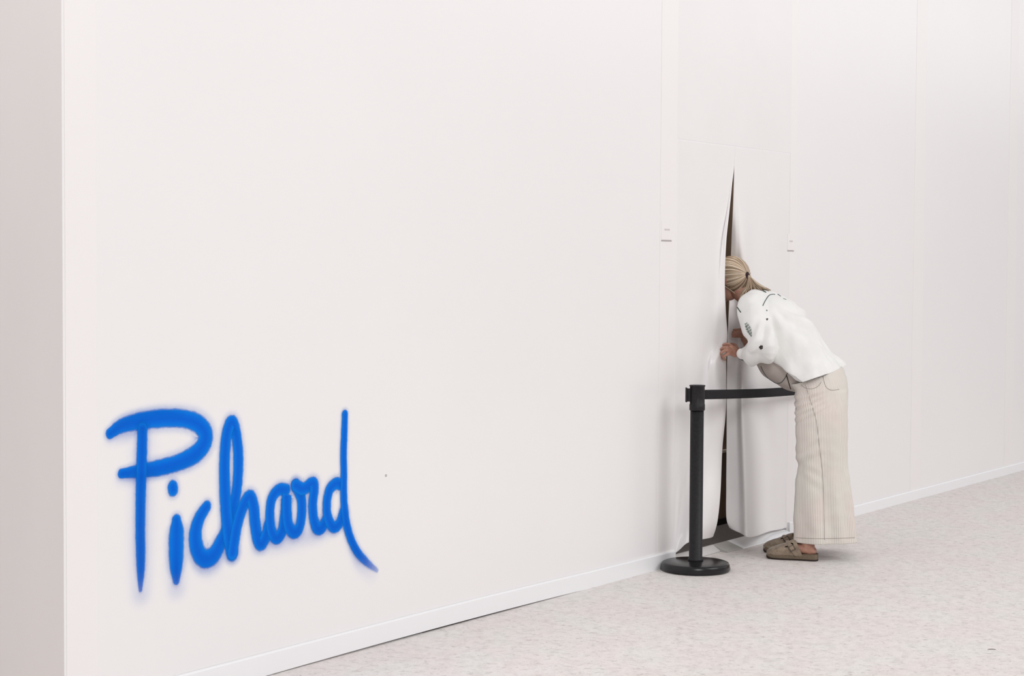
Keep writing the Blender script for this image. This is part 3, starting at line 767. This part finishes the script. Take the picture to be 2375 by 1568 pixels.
def surf_line(name, bv, pts, r, m, parent, n=5, off=.0008):
    P = [hit(bv, *p[:2], off) for p in spline(pts, n)]; P = [p for p in P if p is not None]
    if len(P) < 2: return None
    bm = bmesh.new(); tube(bm, P, [r] * len(P), 6, Vector((0, -1, 0)), n=1); return from_bm(name, bm, m, parent, True)
surf_line('side_seam', bvT, [(1868, 893), (1880, 930), (1893, 975), (1900, 1030), (1908, 1100), (1911, 1180), (1912, 1252)], .0013, M_seam, tr)
pk = [(1908, 866), (1911, 884), (1917, 899), (1930, 905), (1946, 903)]
surf_line('back_pocket', bvT, pk, .0014, M_seam, tr)
surf_line('front_pocket', bvT, [(1858, 893), (1868, 900), (1882, 902), (1896, 897), (1905, 886)], .0014, M_seam, tr)
surf_line('hem_stitch', bvT, [(1846, 1247), (1880, 1249), (1920, 1249), (1960, 1248), (1982, 1247)], .0012, M_seam, tr, 8)
# --- lining seen below the blouse front, backlit shade painted into its grey
bm = bmesh.new()
loft(bm, [(PP(1780, 800, 9.44), Vector((.80, 0, .6)), Vector((0, 1, 0)), .10, .10), (PP(1800, 838, 9.43), Vector((.78, 0, .62)), Vector((0, 1, 0)), .105, .115),
          (PP(1822, 858, 9.42), Vector((.75, 0, .66)), Vector((0, 1, 0)), .095, .12), (PP(1852, 884, 9.40), Vector((.8, 0, .6)), Vector((0, 1, 0)), .08, .12), (PP(1878, 905, 9.39), Vector((.9, 0, .4)), Vector((0, 1, 0)), .05, .1)], 28, 5)
bm = remesh(bm, .008, 4); displace(bm, lambda p: .004 * noise.noise(p * 12))
bvU = BVHTree.FromBMesh(bm)
un = from_bm('shirt_lining', bm, M_under, person, True); un['label'] = 'inner blouse front below the hem, greyed for its shade'
surf_line('dark_piping', bvU, [(1765, 850), (1773, 866), (1784, 880), (1796, 888), (1810, 888), (1820, 878), (1826, 866)], .0018, M_thread, un)
surf_line('tie_cord', bvU, [(1824, 870), (1829, 886), (1834, 902)], .0026, M_dot, un)
# --- blouse
bm = bmesh.new()
def ssec(b, f, Y, rv, grow=0):               # b, f: back and front outline points in the photo
    B = PP(*b, Y); Fp = PP(*f, Y); U = (B - Fp); h = U.length / 2 + grow; U.normalize()
    return ((B + Fp) / 2, U, Vector((-.35, -.94, 0)).normalized(), h, rv)
loft(bm, [ssec((1775, 671), (1722, 700), 9.50, .060), ssec((1800, 680), (1716, 722), 9.49, .130), ssec((1830, 694), (1722, 748), 9.475, .172), ssec((1852, 713), (1748, 785), 9.455, .178),
          ssec((1876, 745), (1775, 818), 9.43, .172), ssec((1905, 785), (1798, 850), 9.405, .17), ssec((1932, 822), (1812, 876), 9.385, .182), ssec((1954, 847), (1818, 893), 9.37, .207, .0), ssec((1968, 870), (1832, 918), 9.365, .210, .0)], 40, 6, 2.1)
fix(bm); lo1, lo0 = PP(1858, 887, 9.2), PP(1806, 846, 9.2); ln = (lo1 - lo0).cross(lo0 - ORG).normalized()
if ln.z > 0: ln = -ln
r_ = bmesh.ops.bisect_plane(bm, geom=bm.verts[:] + bm.edges[:] + bm.faces[:], plane_co=lo0, plane_no=ln, clear_outer=True)
bmesh.ops.contextual_create(bm, geom=[e for e in bm.edges if e.is_boundary])
tube(bm, [PP(1752, 702, 9.41), PP(1744, 716, 9.345), PP(1750, 748, 9.305), PP(1761, 778, 9.26), PP(1768, 800, 9.235)], [.072, .080, .077, .080, .084], 28, n=5)
tube(bm, [PP(1771, 808, 9.24), PP(1758, 814, 9.28), PP(1743, 818, 9.325), PP(1728, 820, 9.36)], [.080, .078, .064, .050], 28, n=5, round_ends=True)
tube(bm, [PP(1772, 708, 9.55), PP(1778, 712, 9.59), PP(1772, 750, 9.60), WP(1768, 790, .11), WP(1756, 806, .08)], [.07, .07, .060, .048, .040], 24)
bm = remesh(bm, .0055, 3, .5)
# open hem and cuffs
h0, h1 = PP(1957, 851, 9.37), PP(1858, 886, 9.25); hv = (h0 - h1); hn = hv.cross(Vector((-.2, -.97, 0))).normalized()
if hn.z > 0: hn = -hn
cut(bm, h0, hn)
shax = PP(1835, 850, 9.40) - PP(1755, 712, 9.48); shax.normalize(); piv = PP(1788, 712, 9.32)
side = Vector((0, -1, 0)).cross(shax).normalized()
aax = (PP(1772, 808, 9.28) - PP(1745, 712, 9.36)).normalized()
elb = PP(1785, 812, 9.20)
def sfold(p):
    q = p - piv; al = q.dot(shax); pe = q.dot(side); d = 0
    arm = 1 if p.y < 9.385 - 0 and p.x < PP(1790, 800, 9.3).x + .04 and (p - elb).length < .30 else 0
    r = math.hypot(al, pe); an = math.atan2(pe, al + .06)
    w = sm(.02, .12, al) 
    d += w * .0105 * math.sin(an * 17 + 2.2 * noise.noise(Vector((p.x * 4, p.y * 4, p.z * 4))) * 2)
    d += .013 * noise.noise(Vector((pe * 14, al * 3.5, p.y * 7))) * w
    # little gathers over the hem
    c = (p - h0).dot(-hn)
    d += .002 * math.sin((p - h0).dot(hv.normalized()) * 95 + al * 30) * sm(.10, .02, c)
    # sleeve creases round the elbow
    e = (p - elb)
    if e.length < .20:
        d += .0010 * math.sin(e.length * 60 + 2.5 * noise.noise(p * 9)) * sm(.20, .06, e.length) * sm(.0, .05, e.length)
    d += .006 * noise.noise(Vector((p.x * 22, p.y * 22, p.z * 9)))
    return d
displace(bm, sfold)
bvS = BVHTree.FromBMesh(bm)
sh = from_bm('blouse', bm, M_shirt, person, True); solid(sh, .0022, -1)
surf_line('shoulder_stripe', bvS, [(1769, 709), (1775, 697), (1783, 686), (1790, 683), (1797, 683)], .0022, M_thread, sh)
surf_line('front_stripe', bvS, [(1709, 711), (1713, 717), (1718, 724)], .0028, M_thread, sh)
for x0, y0, x1, y1, r in ((1770, 674.5, 1776, 678, .0032), (1804, 683, 1810, 687, .0024), (1817, 693, 1823, 695, .0016)):
    surf_line('stitched_dash', bvS, [(x0, y0), ((x0 + x1) / 2, (y0 + y1) / 2), (x1, y1)], r, M_thread, sh)
def dots(px, py, rpx, m, n=14):
    bm = bmesh.new()
    for k in range(n):
        a = 2.4 * k; r = rpx * math.sqrt(k / n)
        c = hit(bvS, px + r * math.cos(a), py + r * math.sin(a), .0004)
        if c is None: continue
        ellipsoid(bm, c, (Vector((1, 0, 0)), Vector((0, 1, 0)), UP), (.0028, .0018, .0028), 8)
    return from_bm('stitched_flower', bm, m, sh, True)
dots(1765.5, 805.5, 4.6, M_dot, 20); dots(1779, 740.5, 2.2, M_dot, 7); dots(1778, 720, 1.3, M_thread, 4)
bm = bmesh.new()
for k in range(26):                          # embroidered leaf on the upper sleeve
    t = k / 25; px = 1730 + 13 * t; py = 751 + 30 * t; wd = 6.0 * math.sin(math.pi * min(.95, t * .8 + .15))
    for sg in (-1, 1):
        if (k * 7 + sg) % 5 == 0: continue
        P = [hit(bvS, px + sg * wd * q * .95, py - sg * wd * .45 * q - abs(q) * 2, .0006) for q in (.08, .5, 1)]
        if None in P: continue
        tube(bm, P, [.0008, .0012, .0006], 5, Vector((0, -1, 0)), n=2)
lf = from_bm('embroidered_leaf', bm, M_thread2, sh, True)
surf_line('leaf_rib', bvS, [(1731, 755), (1736, 768), (1742, 780)], .0013, M_thread, lf)
# --- hair
M_hair = bpy.data.materials.new('blonde_hair'); M_hair.use_nodes = True
def hair_mat(m):
    bs = m.node_tree.nodes['Principled BSDF']; bs.inputs['Roughness'].default_value = .42; bs.inputs['Specular IOR Level'].default_value = .4
    at = N_(m, 'ShaderNodeAttribute'); at.attribute_name = 'tone'
    cr = N_(m, 'ShaderNodeValToRGB'); e = cr.color_ramp.elements
    e[0].position = 0; e[0].color = (*srgb(98, 76, 60), 1); e[1].position = 1; e[1].color = (*srgb(226, 212, 192), 1)
    a = e.new(.35); a.color = (*srgb(158, 136, 114), 1); b = e.new(.65); b.color = (*srgb(190, 171, 148), 1)
    L_(m, at.outputs['Fac'], cr.inputs[0]); L_(m, cr.outputs[0], bs.inputs['Base Color'])
hair_mat(M_hair)
hair = bmesh.new(); ellipsoid(hair, HC + hU * .012 - hF * .006, (hF, hL, hU), (.097, .079, .108), 36)
cut(hair, HC + hF * .028 - hU * .0, (hF * .85 - hU * .53).normalized()) 
TL = hair.verts.layers.float.new('tone')
for v in hair.verts: v[TL] = .22
hair_o = from_bm('hair', hair, M_hair, person, True); hair_o['label'] = 'blonde hair pulled back'
TIE = HC - hF * .101 + hU * .006 + hL * .012
strands = bmesh.new(); TS = strands.verts.layers.float.new('tone')
def strand(bm, pts, radii, tone, seg=6, n=4):
    i0 = len(bm.verts); tube(bm, pts, radii, seg, hL, n=n); bm.verts.ensure_lookup_table()
    for v in bm.verts[i0:]: v[TS] = tone
C0 = HC + hU * .012 - hF * .006
def ell(d, k): return C0 + hF * (d.x * .097 * k) + hL * (d.y * .079 * k) + hU * (d.z * .108 * k)
rnd = random.Random(4)
tied = Vector(((TIE - C0).dot(hF) / .097, (TIE - C0).dot(hL) / .079, (TIE - C0).dot(hU) / .108)).normalized()
for i in range(330):
    th_ = 2 * math.pi * i / 330 + rnd.uniform(-.02, .02)           # around the face, 0 = top
    up_, lf_ = math.cos(th_), math.sin(th_)
    fx = .62 if up_ > .3 else (.25 if up_ > -.3 else -.25)
    fx = .18 + .42 * max(-1, min(1, up_ * 1.2)); fx += rnd.uniform(-.10, .06)
    rr_ = math.sqrt(max(.05, 1 - fx * fx)); d0 = Vector((fx, lf_ * rr_, up_ * rr_)).normalized()
    depth = rnd.uniform(1.0, 1.05)
    om = d0.angle(tied)
    if om > 2.95: continue
    P = []
    for k in range(7):
        t = k / 6; sl = (d0 * math.sin((1 - t) * om) + tied * math.sin(t * om)) / math.sin(om)
        P.append(ell(sl, depth + .015 * math.sin(math.pi * t) - .01 * t))
    tone = min(1, max(0, .58 + .16 * math.sin(th_ * 23) + rnd.uniform(-.22, .25) - (.25 if up_ < -.35 else 0) - (.12 if up_ > .93 else 0)))
    strand(strands, P, [.0022, .0038, .0042, .0040, .0034, .0028, .0020], tone)
o = from_bm('hair_strands', strands, M_hair, hair_o, True); o['kind'] = 'stuff'
# tail
tail = bmesh.new(); TS = tail.verts.layers.float.new('tone')
ends = [((1716, 694), 9.50), ((1790, 676), 9.47)]
tie_px = (1733, 648)
for i in range(90):
    f = rnd.random(); e0 = (1714 + 74 * f, 690 - 16 * f ** .7 + rnd.uniform(-4, 3)); m0 = (1733 + 24 * f - 6 * (1 - f), 664 - 2 * f + rnd.uniform(-3, 3))
    Ya = TIE.y - .012 + rnd.uniform(-.01, .01); Yb = Ya - .015 + rnd.uniform(-.02, .02)
    P = [TIE + Vector((rnd.uniform(-.006, .006), rnd.uniform(-.006, .006), rnd.uniform(-.004, .004))), TIE + Vector((.010 + .012 * f, -.01, -.016)), PP(m0[0] + 4, m0[1], Yb), PP(*( (m0[0] * .4 + e0[0] * .6), (m0[1] * .4 + e0[1] * .6 + 3 * math.sin(i))), Yb - .01), PP(*e0, Yb - .012 + .03 * (1 - f) * 0)]
    strand(tail, P, [.0028, .0036, .0042, .0036, .0012], min(1, max(0, .42 + rnd.uniform(-.25, .38))))
# loose lock before the ear
for k in range(4):
    P = [ell(Vector((.55, .75, .3 - .05 * k)).normalized(), 1.05), ell(Vector((.45, .95, -.15)).normalized(), 1.08), PP(1702 + k * .8, 678 + k, HC.y - .085)]
    strand(tail, P, [.0016, .0024, .0010], .9)
o = from_bm('ponytail', tail, M_hair, hair_o, True); o['label'] = 'low ponytail lying over the collar'
tax = (PP(1742, 660, TIE.y) - TIE).normalized()
for k in range(3): ring_around('hair_tie', TIE + tax * (.002 + .006 * k) - hF * .002, (tax * .5 - hF * .8).normalized(), .0135, .0038, M_dot, hair_o, 18)
# --- clogs
for fi, fr in enumerate(SH):
    T, a, l = fr; sg = 1
    P = lambda t, y=0, z=0: T + a * (t * LSH) + l * y + UP * z
    outl = [(0, .004), (.015, .020), (.06, .034), (.14, .043), (.28, .0475), (.42, .045), (.58, .038), (.74, .036), (.88, .036), (.96, .030), (.99, .018), (1.0, .004)]
    os_ = spline(outl, 4)
    sole_b = bmesh.new()
    def slab(bm, z0, z1, grow=0):
        L1 = [(t, w + grow) for t, w in os_] + [(t, -w - grow) for t, w in os_[::-1]]
        A = [bm.verts.new(P(t, y, z0(t))) for t, y in L1]; B = [bm.verts.new(P(t, y, z1(t))) for t, y in L1]
        for k in range(len(L1)):
            k2 = (k + 1) % len(L1); bm.faces.new((A[k], A[k2], B[k2], B[k]))
        n = len(os_)
        for k in range(n - 1):
            bm.faces.new((A[k], A[2 * n - 1 - k], A[2 * n - 2 - k], A[k + 1])); bm.faces.new((B[k], B[k + 1], B[2 * n - 2 - k], B[2 * n - 1 - k]))
        fix(bm)
    spring = lambda t: .010 * max(0, (.16 - t) / .16) ** 2
    nm = 'left' if fi == 0 else 'right'
    cb = bmesh.new(); slab(cb, lambda t: spring(t) + .0075, lambda t: spring(t) + .028 + .008 * sm(.55, .8, t))
    clog = from_bm('clog', cb, M_cork, person); clog['label'] = 'taupe clog footbed'
    slab(sole_b, lambda t: spring(t), lambda t: spring(t) + .0085, .0012); from_bm('outsole', sole_b, M_sole, clog)
    ub = bmesh.new()
    tops = [(.004, .012, .030, .022), (.02, .024, .044, .0), (.07, .036, .056, 0), (.16, .045, .067, 0), (.28, .050, .079, 0), (.40, .049, .093, 0), (.50, .046, .106, 0), (.60, .043, .113, 0), (.72, .041, .115, 0)]
    secs = []
    for t, wd, h, _ in tops:
        z0 = spring(t) + .002; secs.append((P(t, 0, (h + z0) / 2), UP, l, (h - z0) / 2, wd))
    loft(ub, secs, 32, 5, 2.35)
    ub = remesh(ub, .0035, 4)
    cut(ub, P(0, 0, .012), Vector((0, 0, -1)))
    cut(ub, P(.60, 0, .10), (a * .90 + UP * .42).normalized())
    displace(ub, lambda p: .0012 * noise.noise(p * 30))
    bvC = BVHTree.FromBMesh(ub)
    up = from_bm('upper', ub, M_suede, clog, True); solid(up, .003, -1)
    if fi == 0:
        line = [(1827, 1256), (1833, 1266), (1839, 1276), (1846, 1285)]
    else:
        line = [(1818, 1244), (1822, 1248), (1826, 1253), (1829, 1257)]
    Pn = [hit(bvC, *q, .0018) for q in line]
    if None not in Pn:
        b = bmesh.new(); tube(b, Pn, [.0115, .0115, .0115, .012], 12, Vector((0, -1, .3)), n=4, ratio=.30); from_bm('strap', b, M_suede, clog, True)
        c = Pn[1].lerp(Pn[2], .6) + Vector((0, -.0035, .001)); tdir = (Pn[2] - Pn[1]).normalized(); sd = tdir.cross(Vector((0, -1, .2))).normalized()
        b = bmesh.new(); cs = [c + tdir * i * .013 + sd * j * .0145 for i, j in ((-1, -1), (1, -1), (1, 1), (-1, 1), (-1, -1))]
        for q0, q1 in zip(cs, cs[1:]): tube(b, [q0, q1], [.0022, .0022], 8, n=1)
        tube(b, [c - tdir * .013, c + tdir * .011], [.0012, .0012], 6, n=1)
        from_bm('buckle', b, M_metal, clog, True)
    for q in (((1822, 1268.5), (1826, 1268)), ((1836, 1260.5), (1839, 1262))) if fi == 0 else (((1812, 1250), (1815, 1249)),):
        Pq = [hit(bvC, *z, .0012) for z in q]
        if None not in Pq:
            b = bmesh.new(); tube(b, Pq, [.0036, .0036], 8, Vector((0, -1, 0)), n=1, ratio=.4); from_bm('strap_slot', b, M_hole, clog, True)
